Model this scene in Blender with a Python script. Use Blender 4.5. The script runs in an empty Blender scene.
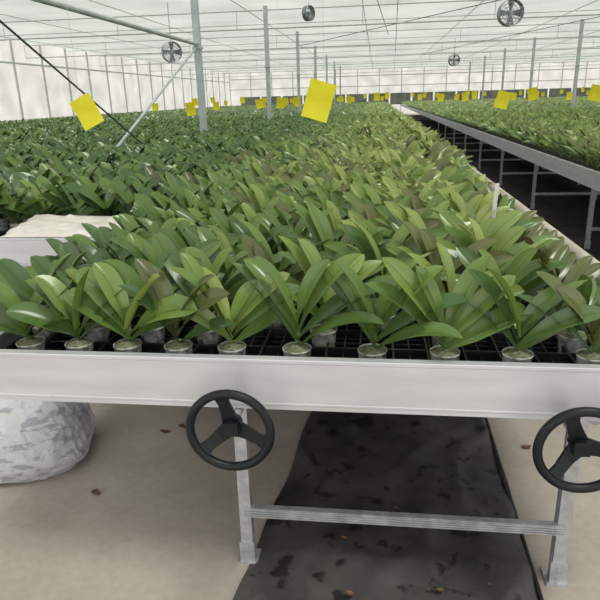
import bpy, math, random
import numpy as np
from mathutils import Vector, Matrix, Euler, noise
random.seed(7); rng=np.random.default_rng(11)
S=bpy.context.scene
COL=S.collection
try:
    S.view_settings.view_transform='Standard'
except Exception: pass

# ------------------------------------------------------------------ materials
def newmat(name):
    m=bpy.data.materials.new(name); m.use_nodes=True
    nt=m.node_tree; b=nt.nodes['Principled BSDF']
    return m,nt,b
def N(nt,t,**kw):
    n=nt.nodes.new(t)
    for k,v in kw.items(): setattr(n,k,v)
    return n
def noisy(name,c1,c2,scale=8,rough=.6,metal=0,detail=6,c3=None,bump=0,lo=.35,hi=.65,coord='Object',spec=.5,stretch=None):
    m,nt,b=newmat(name); L=nt.links
    tc=N(nt,'ShaderNodeTexCoord'); n=N(nt,'ShaderNodeTexNoise'); n.inputs['Scale'].default_value=scale; n.inputs['Detail'].default_value=detail
    src=tc.outputs[coord]
    if stretch:
        mp=N(nt,'ShaderNodeMapping'); mp.inputs['Scale'].default_value=stretch; L.new(src,mp.inputs[0]); src=mp.outputs[0]
    L.new(src,n.inputs['Vector'])
    r=N(nt,'ShaderNodeValToRGB'); r.color_ramp.elements[0].position=lo; r.color_ramp.elements[1].position=hi
    r.color_ramp.elements[0].color=(*c1,1); r.color_ramp.elements[1].color=(*c2,1)
    if c3:
        e=r.color_ramp.elements.new((lo+hi)/2); e.color=(*c3,1)
    L.new(n.outputs['Fac'],r.inputs[0]); L.new(r.outputs[0],b.inputs['Base Color'])
    b.inputs['Roughness'].default_value=rough; b.inputs['Metallic'].default_value=metal
    b.inputs['Specular IOR Level'].default_value=spec
    if bump:
        bp=N(nt,'ShaderNodeBump'); bp.inputs['Strength'].default_value=bump; bp.inputs['Distance'].default_value=.01
        L.new(n.outputs['Fac'],bp.inputs['Height']); L.new(bp.outputs[0],b.inputs['Normal'])
    return m
M_alu=noisy('aluminium',(.57,.57,.595),(.66,.66,.685),3,.40,.35,stretch=(1,1,6))
M_galv=noisy('galvanised_steel',(.42,.43,.45),(.60,.61,.63),25,.45,.5)
M_roofbar=noisy('roof_steel',(.48,.51,.49),(.58,.61,.59),5,.6,.0)
M_post=noisy('painted_post',(.43,.48,.48),(.54,.58,.58),6,.5,.15)
M_dark=noisy('dark_steel',(.03,.05,.04),(.06,.08,.07),10,.5,.3)
M_black=noisy('black_plastic',(.006,.006,.007),(.014,.014,.016),20,.5)
M_tray=noisy('tray_plastic',(.010,.011,.013),(.024,.025,.028),20,.38)
M_wheel=noisy('wheel_plastic',(.004,.006,.008),(.008,.010,.013),30,.42,spec=.35)
M_pot=noisy('clear_pot',(.20,.18,.13),(.68,.68,.65),40,.22,lo=.34,hi=.58,c3=(.48,.49,.44))
M_soil=noisy('moss',(.08,.08,.04),(.24,.25,.15),60,.9)
M_yellow=noisy('yellow_card',(.86,.76,.012),(.93,.84,.03),12,.6)
M_film=noisy('white_film',(.58,.52,.48),(.74,.69,.65),7,.4,bump=.12)
M_dry=noisy('dry_leaf',(.10,.05,.03),(.24,.14,.07),30,.8)
M_white=noisy('white_tag',(.75,.75,.75),(.85,.85,.85),30,.5)
M_pad=noisy('cooling_pad',(.10,.12,.10),(.2,.2,.17),2,.8)
M_fan=noisy('fan_metal',(.16,.20,.21),(.28,.32,.33),10,.4,.3)
M_tube=noisy('beige_tube',(.40,.34,.28),(.56,.50,.43),9,.45)

# sack: crinkled woven plastic with a faint grey print
M_sack,nt,b=newmat('woven_sack'); L=nt.links
tc=N(nt,'ShaderNodeTexCoord')
mp=N(nt,'ShaderNodeMapping'); mp.inputs['Scale'].default_value=(1,1,3.2); L.new(tc.outputs['Object'],mp.inputs[0])
n1=N(nt,'ShaderNodeTexNoise'); n1.inputs['Scale'].default_value=13; n1.inputs['Detail'].default_value=3; L.new(mp.outputs[0],n1.inputs[0])
r1=N(nt,'ShaderNodeValToRGB'); r1.color_ramp.elements[0].position=.40; r1.color_ramp.elements[1].position=.46
r1.color_ramp.elements[0].color=(.36,.37,.41,1); r1.color_ramp.elements[1].color=(.58,.58,.60,1); L.new(n1.outputs[0],r1.inputs[0]); L.new(r1.outputs[0],b.inputs['Base Color'])
n2=N(nt,'ShaderNodeTexNoise'); n2.inputs['Scale'].default_value=16; n2.inputs['Detail'].default_value=8; n2.inputs['Roughness'].default_value=.62; n2.inputs['Distortion'].default_value=1.2; L.new(tc.outputs['Object'],n2.inputs[0])
bp=N(nt,'ShaderNodeBump'); bp.inputs['Strength'].default_value=.75; bp.inputs['Distance'].default_value=.02; L.new(n2.outputs[0],bp.inputs['Height']); L.new(bp.outputs[0],b.inputs['Normal'])
b.inputs['Roughness'].default_value=.32

# concrete
M_conc,nt,b=newmat('concrete'); L=nt.links
tc=N(nt,'ShaderNodeTexCoord')
n1=N(nt,'ShaderNodeTexNoise'); n1.inputs['Scale'].default_value=1.5; n1.inputs['Detail'].default_value=8; n1.inputs['Roughness'].default_value=.62; L.new(tc.outputs['Object'],n1.inputs[0])
r1=N(nt,'ShaderNodeValToRGB'); r1.color_ramp.elements[0].position=.32; r1.color_ramp.elements[1].position=.66
r1.color_ramp.elements[0].color=(.37,.315,.27,1); r1.color_ramp.elements[1].color=(.53,.47,.415,1); L.new(n1.outputs[0],r1.inputs[0])
n2=N(nt,'ShaderNodeTexNoise'); n2.inputs['Scale'].default_value=30; n2.inputs['Detail'].default_value=4; L.new(tc.outputs['Object'],n2.inputs[0])
r2=N(nt,'ShaderNodeValToRGB'); r2.color_ramp.elements[0].position=.3; r2.color_ramp.elements[1].position=.6
r2.color_ramp.elements[0].color=(.91,.90,.89,1); r2.color_ramp.elements[1].color=(1,1,1,1); L.new(n2.outputs[0],r2.inputs[0])
mx=N(nt,'ShaderNodeMix',data_type='RGBA',blend_type='MULTIPLY'); mx.inputs[0].default_value=1
L.new(r1.outputs[0],mx.inputs[6]); L.new(r2.outputs[0],mx.inputs[7]); L.new(mx.outputs[2],b.inputs['Base Color']); b.inputs['Roughness'].default_value=.7

# ground cloth
M_mat,nt,b=newmat('ground_cloth'); L=nt.links
tc=N(nt,'ShaderNodeTexCoord')
n1=N(nt,'ShaderNodeTexNoise'); n1.inputs['Scale'].default_value=2.2; n1.inputs['Detail'].default_value=8; n1.inputs['Roughness'].default_value=.65; L.new(tc.outputs['Object'],n1.inputs[0])
r1=N(nt,'ShaderNodeValToRGB'); r1.color_ramp.elements[0].position=.33; r1.color_ramp.elements[1].position=.68
r1.color_ramp.elements[0].color=(.028,.027,.030,1); r1.color_ramp.elements[1].color=(.120,.108,.10,1); L.new(n1.outputs[0],r1.inputs[0])
v=N(nt,'ShaderNodeTexNoise'); v.inputs['Scale'].default_value=12; v.inputs['Detail'].default_value=3; L.new(tc.outputs['Object'],v.inputs[0])
r2=N(nt,'ShaderNodeValToRGB'); r2.color_ramp.elements[0].position=.58; r2.color_ramp.elements[1].position=.65
r2.color_ramp.elements[0].color=(1,1,1,1); r2.color_ramp.elements[1].color=(.26,.25,.25,1); L.new(v.outputs[0],r2.inputs[0])
mx=N(nt,'ShaderNodeMix',data_type='RGBA',blend_type='MULTIPLY'); mx.inputs[0].default_value=1
L.new(r1.outputs[0],mx.inputs[6]); L.new(r2.outputs[0],mx.inputs[7]); L.new(mx.outputs[2],b.inputs['Base Color'])
b.inputs['Roughness'].default_value=.55
w=N(nt,'ShaderNodeTexWave'); w.inputs['Scale'].default_value=60; L.new(tc.outputs['Object'],w.inputs[0])
bp=N(nt,'ShaderNodeBump'); bp.inputs['Strength'].default_value=.15; L.new(w.outputs['Fac'],bp.inputs['Height']); L.new(bp.outputs[0],b.inputs['Normal'])

# translucent film for ceiling / walls
def filmmat(name,col,transp,scale=1.2,k=.85):
    m=bpy.data.materials.new(name); m.use_nodes=True; nt=m.node_tree; nt.nodes.clear(); L=nt.links
    out=N(nt,'ShaderNodeOutputMaterial'); tr=N(nt,'ShaderNodeBsdfTranslucent'); tp=N(nt,'ShaderNodeBsdfTransparent'); df=N(nt,'ShaderNodeBsdfDiffuse')
    tc=N(nt,'ShaderNodeTexCoord'); n=N(nt,'ShaderNodeTexNoise'); n.inputs['Scale'].default_value=scale; n.inputs['Detail'].default_value=4
    L.new(tc.outputs['Object'],n.inputs[0]); r=N(nt,'ShaderNodeValToRGB'); r.color_ramp.elements[0].position=.3; r.color_ramp.elements[1].position=.7
    r.color_ramp.elements[0].color=(col[0]*k,col[1]*k,col[2]*k,1); r.color_ramp.elements[1].color=(*col,1); L.new(n.outputs[0],r.inputs[0])
    for s in (tr,df,tp): L.new(r.outputs[0],s.inputs[0])
    m1=N(nt,'ShaderNodeMixShader'); m1.inputs[0].default_value=.25; L.new(tr.outputs[0],m1.inputs[1]); L.new(df.outputs[0],m1.inputs[2])
    m2=N(nt,'ShaderNodeMixShader'); m2.inputs[0].default_value=transp; L.new(m1.outputs[0],m2.inputs[1]); L.new(tp.outputs[0],m2.inputs[2])
    L.new(m2.outputs[0],out.inputs[0]); return m
M_ceil=filmmat('roof_film',(.625,.64,.62),.72,.5,.88)
M_wall=filmmat('wall_film',(.86,.85,.82),.65)

# leaf
M_leaf,nt,b=newmat('orchid_leaf'); L=nt.links
at=N(nt,'ShaderNodeAttribute',attribute_name='leafdata'); sep=N(nt,'ShaderNodeSeparateColor'); L.new(at.outputs['Color'],sep.inputs[0])
oi=N(nt,'ShaderNodeObjectInfo'); so=N(nt,'ShaderNodeSeparateColor'); L.new(oi.outputs['Color'],so.inputs[0])
def math_(op,a,bb,clamp=False):
    n=N(nt,'ShaderNodeMath',operation=op); n.use_clamp=clamp
    for i,x in enumerate((a,bb)):
        if isinstance(x,(int,float)): n.inputs[i].default_value=x
        else: L.new(x,n.inputs[i])
    return n.outputs[0]
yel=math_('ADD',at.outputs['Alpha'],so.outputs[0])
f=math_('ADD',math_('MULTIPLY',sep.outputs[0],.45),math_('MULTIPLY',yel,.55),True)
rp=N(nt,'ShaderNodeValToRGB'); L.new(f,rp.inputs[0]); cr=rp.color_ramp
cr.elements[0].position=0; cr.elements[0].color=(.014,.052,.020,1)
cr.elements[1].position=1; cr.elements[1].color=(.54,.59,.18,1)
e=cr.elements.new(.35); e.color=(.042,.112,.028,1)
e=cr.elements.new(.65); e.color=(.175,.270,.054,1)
red=math_('GREATER_THAN',sep.outputs[0],.955)
m1=N(nt,'ShaderNodeMix',data_type='RGBA'); L.new(math_('MULTIPLY',red,.75),m1.inputs[0]); L.new(rp.outputs[0],m1.inputs[6]); m1.inputs[7].default_value=(.085,.045,.032,1)
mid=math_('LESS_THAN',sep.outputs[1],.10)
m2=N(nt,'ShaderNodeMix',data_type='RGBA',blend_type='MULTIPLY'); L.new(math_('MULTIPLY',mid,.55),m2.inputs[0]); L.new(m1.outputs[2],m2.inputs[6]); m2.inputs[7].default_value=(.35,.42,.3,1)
m3=N(nt,'ShaderNodeMix',data_type='RGBA'); L.new(math_('MULTIPLY',math_('SUBTRACT',1,sep.outputs[2],True),.18),m3.inputs[0]); L.new(m2.outputs[2],m3.inputs[6]); m3.inputs[7].default_value=(.24,.34,.09,1)
geo=N(nt,'ShaderNodeNewGeometry')
m4=N(nt,'ShaderNodeMix',data_type='RGBA'); L.new(math_('MULTIPLY',geo.outputs['Backfacing'],.3),m4.inputs[0]); L.new(m3.outputs[2],m4.inputs[6]); m4.inputs[7].default_value=(.15,.23,.07,1)
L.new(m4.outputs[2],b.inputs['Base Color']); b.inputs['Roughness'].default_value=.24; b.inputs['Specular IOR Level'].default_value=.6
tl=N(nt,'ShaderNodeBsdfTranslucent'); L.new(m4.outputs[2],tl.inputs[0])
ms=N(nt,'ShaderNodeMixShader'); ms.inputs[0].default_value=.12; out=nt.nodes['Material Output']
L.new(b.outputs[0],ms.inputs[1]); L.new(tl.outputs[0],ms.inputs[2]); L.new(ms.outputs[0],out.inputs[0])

# ------------------------------------------------------------------ mesh builder
class MB:
    def __init__(s): s.v=[]; s.f=[]; s.mi=[]
    def add(s,vs,fs,mi=0):
        o=len(s.v); s.v+= [tuple(x) for x in vs]; s.f+=[tuple(i+o for i in f) for f in fs]; s.mi+=[mi]*len(fs)
    def box(s,x0,x1,y0,y1,z0,z1,mi=0):
        vs=[(x,y,z) for z in (z0,z1) for y in (y0,y1) for x in (x0,x1)]
        s.add(vs,[(0,2,3,1),(4,5,7,6),(0,1,5,4),(2,6,7,3),(0,4,6,2),(1,3,7,5)],mi)
    def cyl(s,p,q,r,n=10,r2=None,cap=True,mi=0):
        p=Vector(p); q=Vector(q); d=(q-p).normalized(); r2=r if r2 is None else r2
        a=d.orthogonal().normalized(); c=d.cross(a); vs=[]
        for (o,rr) in ((p,r),(q,r2)):
            for i in range(n):
                t=2*math.pi*i/n; vs.append(o+(a*math.cos(t)+c*math.sin(t))*rr)
        fs=[(i,(i+1)%n,n+(i+1)%n,n+i) for i in range(n)]
        if cap: fs+=[tuple(range(n))[::-1],tuple(range(n,2*n))]
        s.add(vs,fs,mi)
    def lathe(s,prof,n=20,c=(0,0,0),mi=0):
        vs=[(c[0]+r*math.cos(2*math.pi*i/n),c[1]+r*math.sin(2*math.pi*i/n),c[2]+z) for r,z in prof for i in range(n)]
        fs=[(k*n+i,k*n+(i+1)%n,(k+1)*n+(i+1)%n,(k+1)*n+i) for k in range(len(prof)-1) for i in range(n)]
        s.add(vs,fs,mi)
    def torus(s,c,R,r,axis='y',n=40,m=10,mi=0):
        vs=[]
        for i in range(n):
            a=2*math.pi*i/n
            for j in range(m):
                t=2*math.pi*j/m; rr=R+r*math.cos(t); h=r*math.sin(t)
                if axis=='y': vs.append((c[0]+rr*math.cos(a),c[1]+h,c[2]+rr*math.sin(a)))
                else: vs.append((c[0]+rr*math.cos(a),c[1]+rr*math.sin(a),c[2]+h))
        s.add(vs,[(i*m+j,((i+1)%n)*m+j,((i+1)%n)*m+(j+1)%m,i*m+(j+1)%m) for i in range(n) for j in range(m)],mi)
    def extr(s,prof,fn,a,b_,mi=0):
        n=len(prof); vs=[fn(p,q,a) for p,q in prof]+[fn(p,q,b_) for p,q in prof]
        fs=[(i,(i+1)%n,n+(i+1)%n,n+i) for i in range(n)]
        s.add(vs,fs,mi)
    def mesh(s,name,mats,smooth=False):
        me=bpy.data.meshes.new(name); me.from_pydata(s.v,[],s.f)
        for m in (mats if isinstance(mats,(list,tuple)) else [mats]): me.materials.append(m)
        me.polygons.foreach_set('material_index',s.mi)
        if smooth: me.polygons.foreach_set('use_smooth',[True]*len(s.f))
        me.update(); return me
def put(name,me,loc=(0,0,0),rot=(0,0,0),parent=None,label=None,cat=None,group=None,kind=None,scale=None):
    o=bpy.data.objects.new(name,me); COL.objects.link(o); o.location=loc; o.rotation_euler=rot
    if scale: o.scale=scale
    if parent: o.parent=parent
    if label: o['label']=label
    if cat: o['category']=cat
    if group: o['group']=group
    if kind: o['kind']=kind
    return o
def fixn(me):
    import bmesh
    bm=bmesh.new(); bm.from_mesh(me); bmesh.ops.recalc_face_normals(bm,faces=bm.faces); bm.to_mesh(me); bm.free(); return me

# ------------------------------------------------------------------ shell
XL,XR,YF,YB,ZC=-13.2,24.0,56.0,-3.0,3.8
m=MB(); m.box(XL,XR,YB,YF,-.1,0); put('floor',m.mesh('floor',M_conc),kind='structure')
m=MB(); m.box(XL,XR,YB,YF,ZC,ZC+.01); put('ceiling',m.mesh('ceiling',M_ceil),kind='structure')
m=MB(); m.box(XL-.02,XL,YB,YF,0,ZC); put('wall_left',m.mesh('wall_left',M_wall),kind='structure')
m=MB(); m.box(XR,XR+.02,YB,YF,0,ZC); put('wall_right',m.mesh('wall_right',M_wall),kind='structure')
m=MB(); m.box(XL,XR,YF,YF+.02,0,ZC); put('wall_far',m.mesh('wall_far',M_wall),kind='structure')
m=MB()
y=4.0
while y<YF: m.box(XL,XL+.06,y,y+.06,0,ZC); y+=2.0
m.box(XL,XL+.05,YB,YF,1.0,1.06); m.box(XL,XL+.05,YB,YF,3.0,3.06); m.box(XL,XL+.1,YB,YF,0,.5)
put('trim_1',m.mesh('trim_1',M_roofbar),kind='structure')
m=MB(); x=XL
while x<XR: m.box(x,x+.07,YF-.07,YF,0,ZC); x+=1.9
m.box(XL,XR,YF-.06,YF,2.35,2.42); m.box(XL,XR,YF-.06,YF,3.2,3.28)
put('trim_2',m.mesh('trim_2',M_roofbar),kind='structure')
m=MB(); x=XL+1
while x<XR-1: m.box(x,x+1.75,YF-.16,YF-.08,.8,1.75); x+=1.9
put('trim_3',m.mesh('trim_3',M_pad),kind='structure')

# ------------------------------------------------------------------ frame of the greenhouse
PY=[3.6+6.45*i for i in range(8)]
PX=[-2.85,6.75,16.3]
m=MB(); m.box(-.05,.05,-.05,.05,0,ZC-.02); m.box(-.1,.1,-.1,.1,0,.02); m.box(-.07,.07,-.07,.07,2.33,2.36)
pm=m.mesh('greenhouse_post',M_post)
for x in PX:
    for y in PY:
        put('greenhouse_post',pm,(x,y,0),label='square grey-painted steel post standing between growing benches',cat='post',group='steel posts of the greenhouse')
for x in np.arange(-12.4,24,3.0):
    m=MB(); m.cyl((x,YB,3.74),(x,YF-.1,3.74),.010,6)
    put('roof_purlin',m.mesh('roof_purlin',M_roofbar),label='thin galvanised roof purlin under the white film',cat='beam',group='roof purlins')
m=MB(); m.cyl((-2.85,YB,2.40),(-2.85,10.05,2.40),.028,10); put('longitudinal_pipe',m.mesh('longitudinal_pipe',M_post),label='thick galvanised pipe running to a greenhouse post',cat='pipe')
for y in PY:
    m=MB(); m.cyl((XL,y,3.25),(XR,y,3.25),.018,6); m.cyl((XL,y,3.68),(XR,y,3.68),.014,6)
    x=XL
    while x<XR-1:
        m.cyl((x,y,3.25),(x,y,3.68),.009,5); x+=3.2
    put('roof_truss',m.mesh('roof_truss',M_roofbar),label='galvanised truss of two bars spanning the greenhouse roof',cat='truss',group='roof trusses')
for y in np.arange(6.8,36,6.45):
    m=MB(); m.cyl((XL,y,3.7),(XR,y,3.7),.011,6)
    put('cross_bar',m.mesh('cross_bar',M_roofbar),label='thin cross bar under the roof film',cat='beam',group='roof cross bars')
m=MB(); m.cyl((-2.85,10.0,2.36),(-2.85,3.7,.05),.017,8); put('diagonal_brace',m.mesh('diagonal_brace',M_post),label='galvanised diagonal brace pipe running to a post',cat='brace')
m=MB(); m.cyl((-2.80,3.65,2.55),(-2.80,9.6,.05),.009,8); put('diagonal_brace',m.mesh('diagonal_brace',M_dark),label='dark thin diagonal brace crossing the pale one',cat='brace')
for (p,q) in (((-.6,4.0,3.72),(.3,20,3.3)),((9.5,12,3.7),(2.0,30,3.3)),((0.4,14,3.72),(1.0,40,3.0)),((6.75,10.05,3.7),(-2.85,23,3.3)),((6.75,16.5,3.65),(1.5,9,3.7))):
    m=MB(); m.cyl(p,q,.009,6); put('support_cable',m.mesh('support_cable',M_dark),label='dark cable slung below the roof film',cat='cable',group='roof cables')

def fan(x,y,z,yaw,tone=M_fan,s=1.0):
    e=put('circulation_fan',None,(x,y,z),(0,0,yaw),label='grey round circulation fan hanging from the roof frame',cat='fan',group='ceiling circulation fans',scale=(s,s,s))
    m=MB(); 
    for k in range(32):
        a=2*math.pi*k/32; b2=2*math.pi*(k+1)/32
        vs=[(r*math.cos(t),yy,r*math.sin(t)) for r in (.235,.225) for yy in (-.09,.09) for t in (a,b2)]
        m.add(vs,[(0,1,3,2),(4,6,7,5),(0,4,5,1),(2,3,7,6)])
    put('shroud',m.mesh('fan_shroud',tone),parent=e)
    m=MB()
    for yy in (-.09,.09):
        for R in (.06,.12,.18,.23): m.torus((0,yy,0),R,.004,n=28,m=4)
        for k in range(12):
            a=math.pi*2*k/12; m.cyl((0,yy,0),(.23*math.cos(a),yy,.23*math.sin(a)),.003,4)
    put('guard',m.mesh('fan_guard',M_galv),parent=e)
    m=MB(); m.cyl((0,-.05,0),(0,.06,0),.05,14)
    for k in range(4):
        a=math.pi/2*k; c,s_=math.cos(a),math.sin(a)
        pts=[(.04,-.03,.02),(.21,-.07,.03),(.21,.07,-.03),(.04,.03,-.02)]
        vs=[(p[0]*c-p[1]*s_,p[2],p[0]*s_+p[1]*c) for p in pts]; m.add(vs,[(0,1,2,3)])
    put('blades',m.mesh('fan_blades',M_fan),parent=e)
    m=MB(); m.cyl((0,0,.235),(0,0,(ZC-z-.05)/s),.012,6); put('hanger',m.mesh('fan_hanger',M_galv),parent=e)
fan(-4.9,15,2.67,.5); fan(-1.70,16,3.50,1.0,s=.75); fan(2.3,12,2.87,.1,s=.92); fan(3.2,28,2.9,.2)

# ------------------------------------------------------------------ benches
ZT=.865; ZB=.71
PROF=[(.03,0),(0,0),(0,.012),(-.0010,.014),(-.0010,.019),(0,.021),(0,.142),(-.0010,.144),(-.0010,.152),(0,.155),(.025,.155),(.025,.151),(.004,.151),(.004,.004),(.03,.004)]
def leg_mesh():
    m=MB(); w=.02
    m.box(-w,w,-.018,-.014,.012,.66); m.box(-w,-w+.004,-.018,.02,.012,.66); m.box(w-.004,w,-.018,.02,.012,.66)
    m.box(-.035,.035,-.03,.045,0,.010); m.box(-.026,.026,-.024,-.018,.0,.09); m.box(-.028,.028,-.024,-.018,.52,.62)
    for z in (.03,.07,.54,.6):
        m.cyl((0,-.03,z),(0,-.022,z),.008,8)
    return m.mesh('bench_leg',M_galv)
LEG=leg_mesh()
def wheel(parent,x,y,z,rot,tilt=0):
    w=put('handwheel',None,(x,y,z),(tilt,0,0),parent=parent,label='black three-spoke plastic handwheel')
    m=MB(); m.torus((0,0,0),.112,.0125,n=56,m=12); put('rim',fixn(m.mesh('wheel_rim',M_wheel,True)),parent=w)
    m=MB(); m.cyl((0,.008,0),(0,.055,0),.024,20); m.box(-.02,.02,.003,.03,-.02,.02)
    put('hub',m.mesh('wheel_hub',M_wheel),parent=w)
    for k in range(3):
        a=rot+2*math.pi*k/3; m=MB()
        ps=[(.010,.026,.024),(.045,.021,.019),(.080,.010,.016),(.106,.0,.021)]
        vs=[]
        c,s_=math.cos(a),math.sin(a)
        for r,yy,hw in ps:
            for sx in (-1,1):
                for sy in (-1,1):
                    vs.append((r*c-sx*hw*s_,yy+sy*.005,r*s_+sx*hw*c))
        fs=[]
        for q in range(3):
            o=q*4; n=o+4
            fs+=[(o,o+1,n+1,n),(o+1,o+3,n+3,n+1),(o+3,o+2,n+2,n+3),(o+2,o,n,n+2)]
        fs+=[(0,1,3,2),(12,14,15,13)]
        m.add(vs,fs); put('spoke',fixn(m.mesh('wheel_spoke',M_wheel)),parent=w)
    m=MB(); m.cyl((0,.05,0),(0,.4,0),.012,10); put('shaft',m.mesh('wheel_shaft',M_galv),parent=w)
def bench(x0,x1,y0,y1,legx,label,wheels=None,legstep=2.4,maxleg=6):
    e=put('growing_bench',None,((x0+x1)/2,y0,0),label=label,cat='bench',group='rolling growing benches'); ox,oy=(x0+x1)/2,y0
    X0,X1,Y1=x0-ox,x1-ox,y1-oy
    m=MB(); m.extr(PROF,lambda p,q,t:(t,p,ZB+q),X0,X1); 
    for k in range(5): 
        xx=X0+.25+k*(X1-X0-.5)/4; m.cyl((xx,-.004,ZB+.018),(xx,.0,ZB+.018),.004,8)
    put('front_rail',fixn(m.mesh('front_rail',M_alu)),parent=e,label='broad brushed aluminium front rail')
    m=MB(); m.extr(PROF,lambda p,q,t:(X0+p,t,ZB+q),.004,Y1); put('side_rail',fixn(m.mesh('side_rail',M_alu)),parent=e)
    m=MB(); m.extr(PROF,lambda p,q,t:(X1-p,t,ZB+q),.004,Y1); put('side_rail',fixn(m.mesh('side_rail',M_alu)),parent=e)
    m=MB(); m.box(X0+.006,X1-.006,.01,Y1,.748,.760); put('deck',m.mesh('bench_deck',M_black),parent=e,label='black plastic mesh deck')
    ys=.19; k=0
    while ys<Y1 and k<maxleg:
        for lx in legx: put('leg',LEG,(lx-ox,ys,0),parent=e)
        a,b2=legx[0]-ox,legx[1]-ox
        m=MB(); m.box(a,b2,-.03,-.006,.205,.240)
        for j in range(4): m.box(a,b2,-.034,-.03,.2065+j*.009,.2115+j*.009)
        put('crossbar',m.mesh('bench_crossbar',M_galv),(0,ys,0),parent=e,label='ribbed galvanised crossbar')
        m=MB(); m.box(a-.03,b2+.03,-.02,.02,.63,.665)
        put('top_beam',m.mesh('bench_top_beam',M_galv),(0,ys,0),parent=e); ys+=legstep; k+=1
    for lx in legx:
        m=MB(); m.cyl((lx-ox,.05,.69),(lx-ox,Y1,.69),.02,10); put('roller_pipe',m.mesh('roller_pipe',M_galv),parent=e)
    if wheels:
        for (wx,wy,wz,r) in wheels: wheel(e,wx-ox,wy-oy,wz,r)
        m=MB(); m.cyl((X1+.016,.45,.897),(X1+.016,14,.897),.033,14); put('side_tube',m.mesh('side_tube',M_tube,True),parent=e,label='beige round tube along the bench side')
    return e
YE=52
MAIN=(-1.20,.82)
bench(MAIN[0],MAIN[1],1.5,YE,(-.43,.61),'aluminium-railed rolling bench full of young orchids, with two black handwheels',
      wheels=((-.387,1.40,.695,math.radians(100)),(.532,1.40,.680,math.radians(112))))
LB=[(-2.72,-1.24),(-4.85,-2.98),(-6.85,-4.95),(-8.85,-6.95),(-10.85,-8.95),(-12.9,-10.95)]
RB=[(1.92,3.84),(3.94,5.9),(6.95,8.9),(9.0,10.95),(11.05,13),(13.1,15.05),(15.1,16.1),(16.5,18.4),(18.5,20.4)]
for k,(a,c) in enumerate(LB): bench(a,c,3.0 if k<2 else 4.0,YE,(a+.4,c-.4),'aluminium-railed growing bench densely covered with dark green orchids',maxleg=3)
for k,(a,c) in enumerate(RB): bench(a,c,1.5 if k<2 else 8,YE,(a+.22,c-.4),'aluminium-railed growing bench of orchids across the aisle',legstep=2.3,maxleg=10 if k==0 else 2)

def tray_mesh(nc):
    m=MB(); W,D=nc*.1-.004,.446; h=.070; t=.006
    for i in range(nc+1):
        x=i*W/nc; m.box(x-t/2+(t/2 if i==0 else 0),x+t/2,0,D,.0,h if i in(0,nc) else .064)
    for j in range(4):
        y=j*D/3; m.box(0,W,y-t/2,y+t/2,0,h if j in (0,3) else .064)
    for i in range(nc):
        x=(i+.5)*W/nc; m.box(x-.002,x+.002,0,D,.044,.050)
    for j in range(3):
        for q in (-1,0,1):
            y=(j+.5)*D/3+q*.037; m.box(0,W,y-.002,y+.002,.044,.050)
    m.box(-.002,W+.002,-.006,.0,.060,.070); m.box(-.002,W+.002,D,D+.003,.060,.070)
    return m.mesh('growing_tray',M_tray)
TR=tray_mesh(6); TRN=tray_mesh(1)
for j in range(10):
    put('growing_tray',TRN,(-1.149,1.535+j*.457,.762),label='black plastic lattice tray holding orchid pots',cat='tray',group='black trays on the main bench')
    for i in range(3):
        put('growing_tray',TR,(-1.045+i*.605,1.535+j*.457,.762),label='black plastic lattice tray holding orchid pots',cat='tray',group='black trays on the main bench')

# ------------------------------------------------------------------ plants
def leaf(L_,W_,az,el,droop,tw0,twist,n,mm,fold,z0,tipr):
    t=np.linspace(0,1,n+1)
    if n>=6: t=1-(1-t)**1.25
    e=el-droop*t**1.5
    d=np.stack([np.cos(e)*math.cos(az),np.cos(e)*math.sin(az),np.sin(e)],1)
    P=np.zeros((n+1,3)); P[1:]=np.cumsum((d[1:]+d[:-1])/2*np.diff(t)[:,None],0)*L_; P[:,2]+=z0
    side=np.array([-math.sin(az),math.cos(az),0.0])
    nor=np.cross(d,side); nor*=np.sign(nor[:,2:3]+1e-6)
    tw=(tw0*np.clip(t*3,0,1)+twist*t)[:,None]
    s2=side*np.cos(tw)+nor*np.sin(tw); n2=-side*np.sin(tw)+nor*np.cos(tw)
    A=np.interp(t,[0,.12,.3,.5,.65,.78,.88,.95,1],[.30,.46,.78,.97,1.0,.88,.62,.34,.03])
    B=np.interp(t,[0,.12,.3,.5,.65,.80,.90,.96,1],[.34,.50,.80,.97,1.0,.94,.74,.46,.05])
    prof=A*(1-tipr)+B*tipr
    if n==4: prof=np.interp(t,[0,.25,.5,.75,1],[.42,.75,1,.90,.08])
    if n<=3: prof=np.interp(t,[0,.35,.7,1],[.45,.9,1,.10])
    w=W_/2*prof
    u=np.linspace(-1,1,mm+1)
    V=P[:,None,:]+s2[:,None,:]*(u[None,:,None]*w[:,None,None])+n2[:,None,:]*(fold*np.abs(u)[None,:,None]**1.2*w[:,None,None])
    V=V.reshape(-1,3)
    idx=np.arange((n+1)*(mm+1)).reshape(n+1,mm+1)
    F=np.stack([idx[:-1,:-1],idx[:-1,1:],idx[1:,1:],idx[1:,:-1]],-1).reshape(-1,4)
    dat=np.stack([np.zeros((n+1,mm+1)),np.abs(u)[None,:].repeat(n+1,0),t[:,None].repeat(mm+1,1)],-1).reshape(-1,3)
    return V,F,dat
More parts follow.
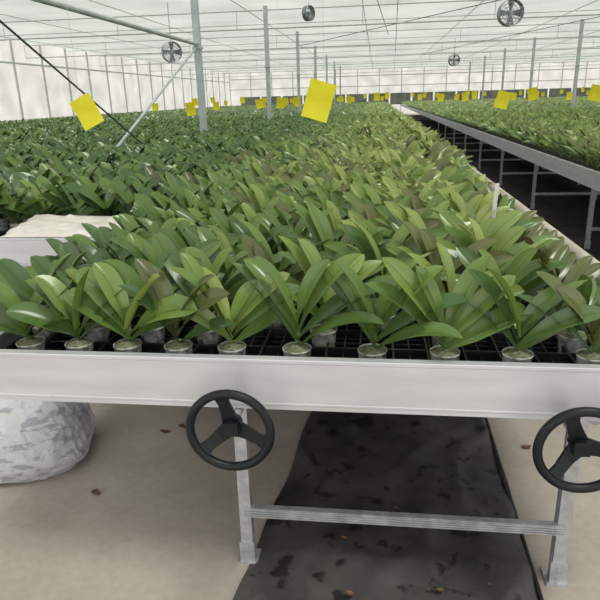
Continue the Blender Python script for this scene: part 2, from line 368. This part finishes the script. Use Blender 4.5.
def foliage(n,mm,nl,seed,broad,big=1.0,bz=.16):
    r=random.Random(seed); Vs=[];Fs=[];Ds=[];o=0
    base=r.uniform(-.2,.2); bronze=r.random()<bz; lean=r.uniform(-12,12)
    for i in range(nl):
        k=i/(nl-1); sd=i%2
        az=base+sd*math.pi+r.uniform(-.38,.38)
        if broad:
            el=math.radians(34+34*k+r.uniform(-7,7)+(lean if sd else -lean)); L_=(.160+.060*math.sin(math.pi*min(1,.25+k*.7)))*r.uniform(.88,1.12)*big; W_=r.uniform(.066,.082)*big*(1-.12*k); tipr=r.uniform(.5,1); dr=r.uniform(.35,.9)
        else:
            el=math.radians(40+32*k+r.uniform(-7,7)+(lean if sd else -lean)); L_=(.158+.080*math.sin(math.pi*min(1,.25+k*.7)))*r.uniform(.88,1.12)*big; W_=r.uniform(.050,.063)*big*(1-.10*k); tipr=r.uniform(0,.6); dr=r.uniform(.35,.9)
        tw0=(.5 if sd==0 else -.5)*r.uniform(.3,1.4)
        V,F,D=leaf(L_,W_,az,el,dr*(1-.3*k),tw0,r.uniform(-.45,.45),n,mm,.46,.070+.009*i,tipr)
        D[:,0]=1.0 if (bronze and k>.3) else min(.94,max(0,.28+.42*k+r.uniform(-.40,.40)))
        Vs.append(V);Fs.append(F+o);Ds.append(D);o+=len(V)
    return np.concatenate(Vs),np.concatenate(Fs),np.concatenate(Ds)
def npmesh(name,V,F,D4,mats):
    me=bpy.data.meshes.new(name); me.vertices.add(len(V)); me.vertices.foreach_set('co',V.astype(np.float32).ravel())
    me.loops.add(F.size); me.loops.foreach_set('vertex_index',F.astype(np.int32).ravel())
    me.polygons.add(len(F)); me.polygons.foreach_set('loop_start',np.arange(0,F.size,4,dtype=np.int32))
    me.update(calc_edges=True)
    me.polygons.foreach_set('use_smooth',np.ones(len(F),dtype=bool))
    a=me.attributes.new('leafdata','FLOAT_COLOR','POINT'); a.data.foreach_set('color',D4.astype(np.float32).ravel())
    for x in mats: me.materials.append(x)
    return me
NV=24; NH=12
LOD0=[foliage(10,4,(6+i%2 if i<NH else 6),100+i,i>=NH,1.0,1.0 if i in (3,8) else 0) for i in range(NV)]
LOD1=[foliage(4,2,6,200+i,i>=NH,1.05,1.0 if i in (2,9) else 0) for i in range(NV)]
LOD2=[foliage(3,1,5,300+i,i>=NH,1.14,1.0 if i in (5,) else 0) for i in range(NV)]
FOL=[npmesh('orchid_leaves',V,F,np.concatenate([D,np.zeros((len(D),1))],1),[M_leaf]) for V,F,D in LOD0]
m=MB()
m.lathe([(.001,.002),(.031,.002),(.033,.0),(.036,.02),(.0365,.022),(.0415,.074),(.0430,.076),(.0430,.080),(.042,.081),(.040,.078)],22)
m.lathe([(.040,.077),(.03,.083),(.012,.088),(.001,.089)],22,mi=1)
POT=m.mesh('plant_pot',[M_pot,M_soil],True)

pl=[]
FRONT=[.600,.400,.200,-.005,-.225,-.420,-.585,-.745,-.90,-1.06]
def fill(x0,x1,y0,y1,yel,main=False):
    j=0; y=y0
    while y<y1:
        far=y>18
        dx=.2 if not far else .24; dy=.1525 if not far else .2
        nx=int((x1-x0)/dx+1e-6); off=(j%2)*dx*.5 if far else 0
        if main and not far: dx=.188; nx=9
        xs=x0+off+dx*np.arange(nx+1)
        if main and j==0: xs=FRONT
        for i,x in enumerate(xs):
            if x>x1+.02: continue
            if main and j==1 and i in (4,6,8): continue
            if main and j==2 and i in (7,): continue
            if -.80*y-1.5<x<.42*y+1.8:
                yy=yel; sc=1.0; br=0.0 if x>-1.22 else .9
                if x<-1.22 and y<9: sc=1.08
                if main:
                    s=min(1,max(0,(x+1.1)/1.1)); fz=min(1,max(0,(y-2.0)/1.6))
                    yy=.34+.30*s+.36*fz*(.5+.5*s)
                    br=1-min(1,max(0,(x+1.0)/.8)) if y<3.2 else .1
                    if x<-.9 and y<2.9: sc=.88
                    if x>.45 and y>1.7: sc=.80
                pl.append((x,y,yy,sc,br))
        y+=dy; j+=1
fill(-1.10,.60,1.535+.075,YE-.2,None,True)
for k,(a,c) in enumerate(LB): fill(a+.10,c-.08,(3.45 if k==0 else 3.1) if k<2 else 4.1,YE-.2,.28 if k<3 else .36)
for k,(a,c) in enumerate(RB): fill(a+.14,c-.08,1.6 if k<2 else 8.1,YE-.2,.75)
pl=np.array(pl)
mm_=(pl[:,0]<.7)&(pl[:,0]>-1.12)&(pl[:,1]>5.5); pl[mm_,0]=-1.10+(pl[mm_,0]+1.10)*1.07
h=np.array([-.1305,.9914]); rr_=np.array([.9914,.1305])
dep=pl[:,:2]@h; lat=pl[:,:2]@rr_
cd=dep*.948+.65*.319
px=300+600*(lat/cd)
vis=(px>-25)&(px<625)
key=np.where(vis,cd,1e3+cd); order=np.argsort(key)
near=order[:300]; rest=order[300:]
PZ=.776
for q,i in enumerate(near):
    x,y,yl,s0,br=pl[i]; v=rng.integers(NH)+(NH if rng.random()<br else 0)
    rot=rng.uniform(-.35,.35); sc=rng.uniform(1.02,1.22)*s0
    if y<1.7: rot=rng.uniform(-.10,.30)
    if y<1.7 and x>.55: v=3
    if x>.45 and y>1.7:
        rot=rng.uniform(.9,1.3)
        if rng.random()<.3: v=8
    lab='young potted orchid with broad rounded dark green leaves' if v>=NH else ('young potted orchid with bronze-purple young leaves' if v in (3,8) else 'young potted orchid with pointed yellow-green leaves in a clear pot')
    e=put('potted_orchid',None,(x,y,PZ),(0,0,rot),label=lab,cat='plant',group='young orchids on the benches')
    put('pot',POT,parent=e)
    fo=put('foliage',FOL[v],parent=e,scale=(sc,sc,sc*1.10),rot=(rng.uniform(-.08,.08),rng.uniform(-.08,.08),0),loc=(0,0,.079*(1-sc)))
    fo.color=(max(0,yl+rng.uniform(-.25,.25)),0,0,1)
AV=[];AF=[];AD=[];off=0
R=pl[rest]
lod=np.where(R[:,1]<8,0,np.where(R[:,1]<18,1,2)); var=rng.integers(NH,size=len(R))+np.where(rng.random(len(R))<R[:,4],NH,0)
for l,LD in enumerate((LOD0,LOD1,LOD2)):
    for v in range(NV):
        sel=R[(lod==l)&(var==v)]; K=len(sel)
        if not K: continue
        V,F,D=LD[v]
        ang=rng.uniform(-.4,.4,K); sc=rng.uniform(.96,1.24,K)*sel[:,3]
        ang=np.where((sel[:,0]>.45)&(sel[:,0]<.7),ang+.9,ang)
        c=np.cos(ang)*sc; s=np.sin(ang)*sc
        X=V[None,:,0]*c[:,None]-V[None,:,1]*s[:,None]+sel[:,0:1]+rng.uniform(-.01,.01,(K,1))
        Y=V[None,:,0]*s[:,None]+V[None,:,1]*c[:,None]+sel[:,1:2]+rng.uniform(-.01,.01,(K,1))
        Z=V[None,:,2]*sc[:,None]+PZ+0*X
        AV.append(np.stack([X,Y,Z],-1).reshape(-1,3))
        AF.append((F[None]+(np.arange(K)*len(V))[:,None,None]+off).reshape(-1,4)); off+=K*len(V)
        al=np.clip(sel[:,2]+rng.uniform(-.25,.25,K)+.18*np.clip((sel[:,1]-8)/25,0,1),0,1.1)  # leaf tint rises with distance: haze over the far plants painted into their colour
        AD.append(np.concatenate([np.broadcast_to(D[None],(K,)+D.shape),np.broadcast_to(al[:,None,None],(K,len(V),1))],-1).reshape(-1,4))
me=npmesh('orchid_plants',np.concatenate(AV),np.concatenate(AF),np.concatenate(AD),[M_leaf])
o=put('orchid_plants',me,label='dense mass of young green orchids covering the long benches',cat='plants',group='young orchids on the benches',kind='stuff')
o.color=(0,0,0,1)

# ------------------------------------------------------------------ floor things
def cloth(xa0,xb0,xa1,xb1,y0,yref,y1,label):
    nx=40; ny=120; ys=list(np.linspace(y0,y0+4,ny))+[y1]
    V=[]
    for yv in ys:
        k=min(1.6,(yv-y0)/(yref-y0)); a=xa0+(xa1-xa0)*k; b2=xb0+(xb1-xb0)*k
        for i in range(nx+1):
            x=a+(b2-a)*i/nx
            ed=.02*noise.noise((yv*2.5,i*9.7,1)) if i in(0,nx) else 0
            r1=1-abs(noise.noise((x*2.5+yv*.8,yv*1.6,0)))*5; r2=1-abs(noise.noise((x*4-yv*1.5,yv*2.2,7)))*6
            wr=max(0,r1)*.018+max(0,r2)*.014+max(0,noise.noise((x*3,yv*1.5,3)))*.014
            V.append((x+ed,yv,.005+wr*(1 if 0<i<nx else .2)))
    F=[(j*(nx+1)+i,j*(nx+1)+i+1,(j+1)*(nx+1)+i+1,(j+1)*(nx+1)+i) for j in range(len(ys)-1) for i in range(nx)]
    m=MB(); m.add(V,F); put('ground_cloth',m.mesh('ground_cloth',M_mat,True),label=label,cat='ground cloth')
cloth(-.50,.535,-.315,.565,.95,2.72,30,'wrinkled charcoal woven ground cloth with damp patches under the bench')
cloth(1.30,4.2,1.30,4.2,1.0,3,40,'black ground cloth under the bench across the aisle')
m=MB(); m.cyl((.530,1.0,.012),(.545,2.0,.013),.010,8); m.cyl((.545,2.0,.013),(.58,4.5,.012),.010,8)
put('rolled_cloth_edge',m.mesh('rolled_cloth_edge',M_black,True),label='rolled black edge of the ground cloth lying on concrete',cat='ground cloth')

def dead(x,y,s,r,z=.016):
    V=[];n=6
    for i in range(n+1):
        t=i/n; w=.35*math.sin(math.pi*(t*.9+.05))
        for u in (-1,0,1): V.append((s*(t-.5),s*w*u,s*(.12*abs(u)+.1*math.sin(t*4+r))+s*.1))
    F=[(i*3+j,i*3+j+1,i*3+j+4,i*3+j+3) for i in range(n) for j in range(2)]
    m=MB(); m.add(V,F); put('fallen_leaf',m.mesh('fallen_leaf',M_dry,True),(x,y,z),(0,0,r),label='curled brown dry leaf lying on the floor',cat='dry leaf',group='dry leaves on the floor')
rd=random.Random(3)
for _ in range(14):
    dead(rd.uniform(-.3,.48),rd.uniform(1.5,2.75),rd.uniform(.015,.030),rd.uniform(0,6),.026)
for (x,y) in ((-.95,2.55),(-1.02,2.5),(-.92,2.62),(.70,2.5),(.8,2.3),(-1.15,2.0)): dead(x,y,rd.uniform(.03,.05),rd.uniform(0,6),.0)

def blob(nm,sx,sy,sz,e=.66,n=220,mm=120,seed=0,mat=M_sack):
    V=[]
    sg=lambda v,p: math.copysign(abs(v)**p,v)
    ridge=lambda q,k=3:(1-min(1,abs(noise.noise(q))*k))**1.4
    for j in range(mm+1):
        ph=-math.pi/2+math.pi*j/mm
        for i in range(n):
            th=2*math.pi*i/n
            x=sg(math.cos(ph),e)*sg(math.cos(th),e); y=sg(math.cos(ph),e)*sg(math.sin(th),e); z=sg(math.sin(ph),e)
            wx=x+.2*noise.noise((x*2,y*2,z*2)); wz=z+.2*noise.noise((x*2+5,y*2,z*2))
            d=1+.07*noise.noise((x*1.2+seed,y*1.2,z*1.2))
            d+=.030*ridge((wx*2.6+seed+wz*.6,y*2.6,wz*.6),2.5)
            d+=.018*ridge((wx*5.5+seed+wz*1.4,y*5.5,wz*1.0),3.5)
            V.append((x*sx*d*(1.14-.18*z),y*sy*d*(1.14-.18*z),max(0.001,z*sz*d+sz*.84)))
    F=[(j*n+i,j*n+(i+1)%n,(j+1)*n+(i+1)%n,(j+1)*n+i) for j in range(mm) for i in range(n)]
    m=MB(); m.add(V,F); return m.mesh(nm,mat,True)
put('plastic_sack',blob('plastic_sack',.30,.24,.21,seed=3),(-1.67,2.26,0),(0,0,.2),label='full crinkled grey-white plastic sack slumped on the concrete floor',cat='sack')
def sheet(x0,x1,y0,y1,z,amp,seed,label):
    nx,ny=80,40; V=[]
    for j in range(ny+1):
        for i in range(nx+1):
            u=i/nx; v=j/ny
            x=x0+(x1-x0)*u+.04*noise.noise((u*5,v*5,seed))*min(1,8*(1-u)); y=y0+(y1-y0)*v+.04*noise.noise((u*5,v*5,seed+9))*min(1,v*6)
            r=(1-min(1,3*abs(noise.noise((u*3+seed,v*2+u*2,3)))))**1.5+.4*(1-min(1,4*abs(noise.noise((u*7-v*5,v*4+seed,1)))))**1.5
            zz=z+amp*r*min(1,6*u+.1,6*(1-u)+.1,9*v,8*(1-v)+.2)+.05*v*(1-.3*u)
            V.append((x,y,zz))
    F=[(j*(nx+1)+i,j*(nx+1)+i+1,(j+1)*(nx+1)+i+1,(j+1)*(nx+1)+i) for j in range(ny) for i in range(nx)]
    m=MB(); m.add(V,F); o=put('plastic_film',m.mesh('plastic_film',M_film,True),label=label,cat='plastic film')
    sm=o.modifiers.new('t','SOLIDIFY'); sm.thickness=.002
sheet(-2.05,-1.23,3.005,3.38,.870,.020,4,'folded pinkish-white plastic film lying on the bench end')
m=MB(); m.box(-.009,.009,-.001,.001,-.16,.09); put('plant_label',m.mesh('plant_label',M_white),(.515,2.70,1.09),(.1,0,.2),label='small white plastic plant label among orchid leaves',cat='label')

# ------------------------------------------------------------------ yellow cards
def card(x,y,z,w,hh,tilt,yaw,lean=.0):
    e=put('sticky_trap',None,(x,y,z),(lean,0,yaw),label='yellow sticky insect trap card hanging above the orchids',cat='insect trap',group='yellow sticky traps')
    n=10; V=[];F=[]
    for j in range(n+1):
        for i in range(2):
            u=(i-.5)*w; v=(j/n-.5)*hh; yy=.010*math.sin(j/n*3+1)
            V.append((u*math.cos(tilt)-v*math.sin(tilt),yy,u*math.sin(tilt)+v*math.cos(tilt)))
    F=[(j*2,j*2+1,j*2+3,j*2+2) for j in range(n)]
    m=MB(); m.add(V,F); c=put('card',m.mesh('trap_card',M_yellow,False),parent=e); sm=c.modifiers.new('t','SOLIDIFY'); sm.thickness=.0012
    tx,tz=-(hh/2)*math.sin(tilt),(hh/2)*math.cos(tilt)
    m=MB(); m.cyl((tx,.0,tz-.01),(tx,0,3.7-z),.0012,5); put('string',m.mesh('trap_string',M_roofbar),parent=e)
card(-1.93,4,1.50,.165,.20,math.radians(24),-.1)
card(-.37,4,1.53,.17,.235,math.radians(-17),.15)
for (x,y,z,t) in ((-3.64,12,1.40,5),(-2.32,15,1.45,-8),(-3.4,18,1.42,10),(-2.3,18,1.45,0),(-5.2,20,1.38,0),(1.9,10,1.44,-14),(3.27,14,1.5,12),(2.68,20,1.45,8),(3.58,11,1.5,-10)):
    card(x,y,z,.2,.25,math.radians(t),random.uniform(-.4,.4))
for y in (24,30,37,44):
    for x in np.arange(-8,16,1.7):
        if abs(x)/y<.42: card(x+random.uniform(-.6,.6),y+random.uniform(-2,2),random.uniform(1.35,1.6),.22,.27,random.uniform(-.2,.2),random.uniform(-.5,.5))

# ------------------------------------------------------------------ light
w=bpy.data.worlds.new('World'); S.world=w; w.use_nodes=True; bg=w.node_tree.nodes['Background']
bg.inputs[0].default_value=(1,.995,.985,1); bg.inputs[1].default_value=1.4
sd=bpy.data.lights.new('sun','SUN'); sd.energy=7.8; sd.angle=math.radians(18); sd.color=(1,.98,.94)
so_=bpy.data.objects.new('sun',sd); COL.objects.link(so_); so_.rotation_euler=(math.radians(14),math.radians(16),0)

# ------------------------------------------------------------------ camera
cam=bpy.data.cameras.new('camera'); co=bpy.data.objects.new('camera',cam); COL.objects.link(co)
cam.lens=36; cam.sensor_width=36; cam.clip_end=200
th,ph,ro=math.radians(7.5),math.radians(18.6),-.028
Rm=Matrix.Rotation(th,4,'Z')@Matrix.Rotation(math.pi/2-ph,4,'X')@Matrix.Rotation(ro,4,'Z')
co.matrix_world=Matrix.Translation((0,0,1.55))@Rm
S.camera=co
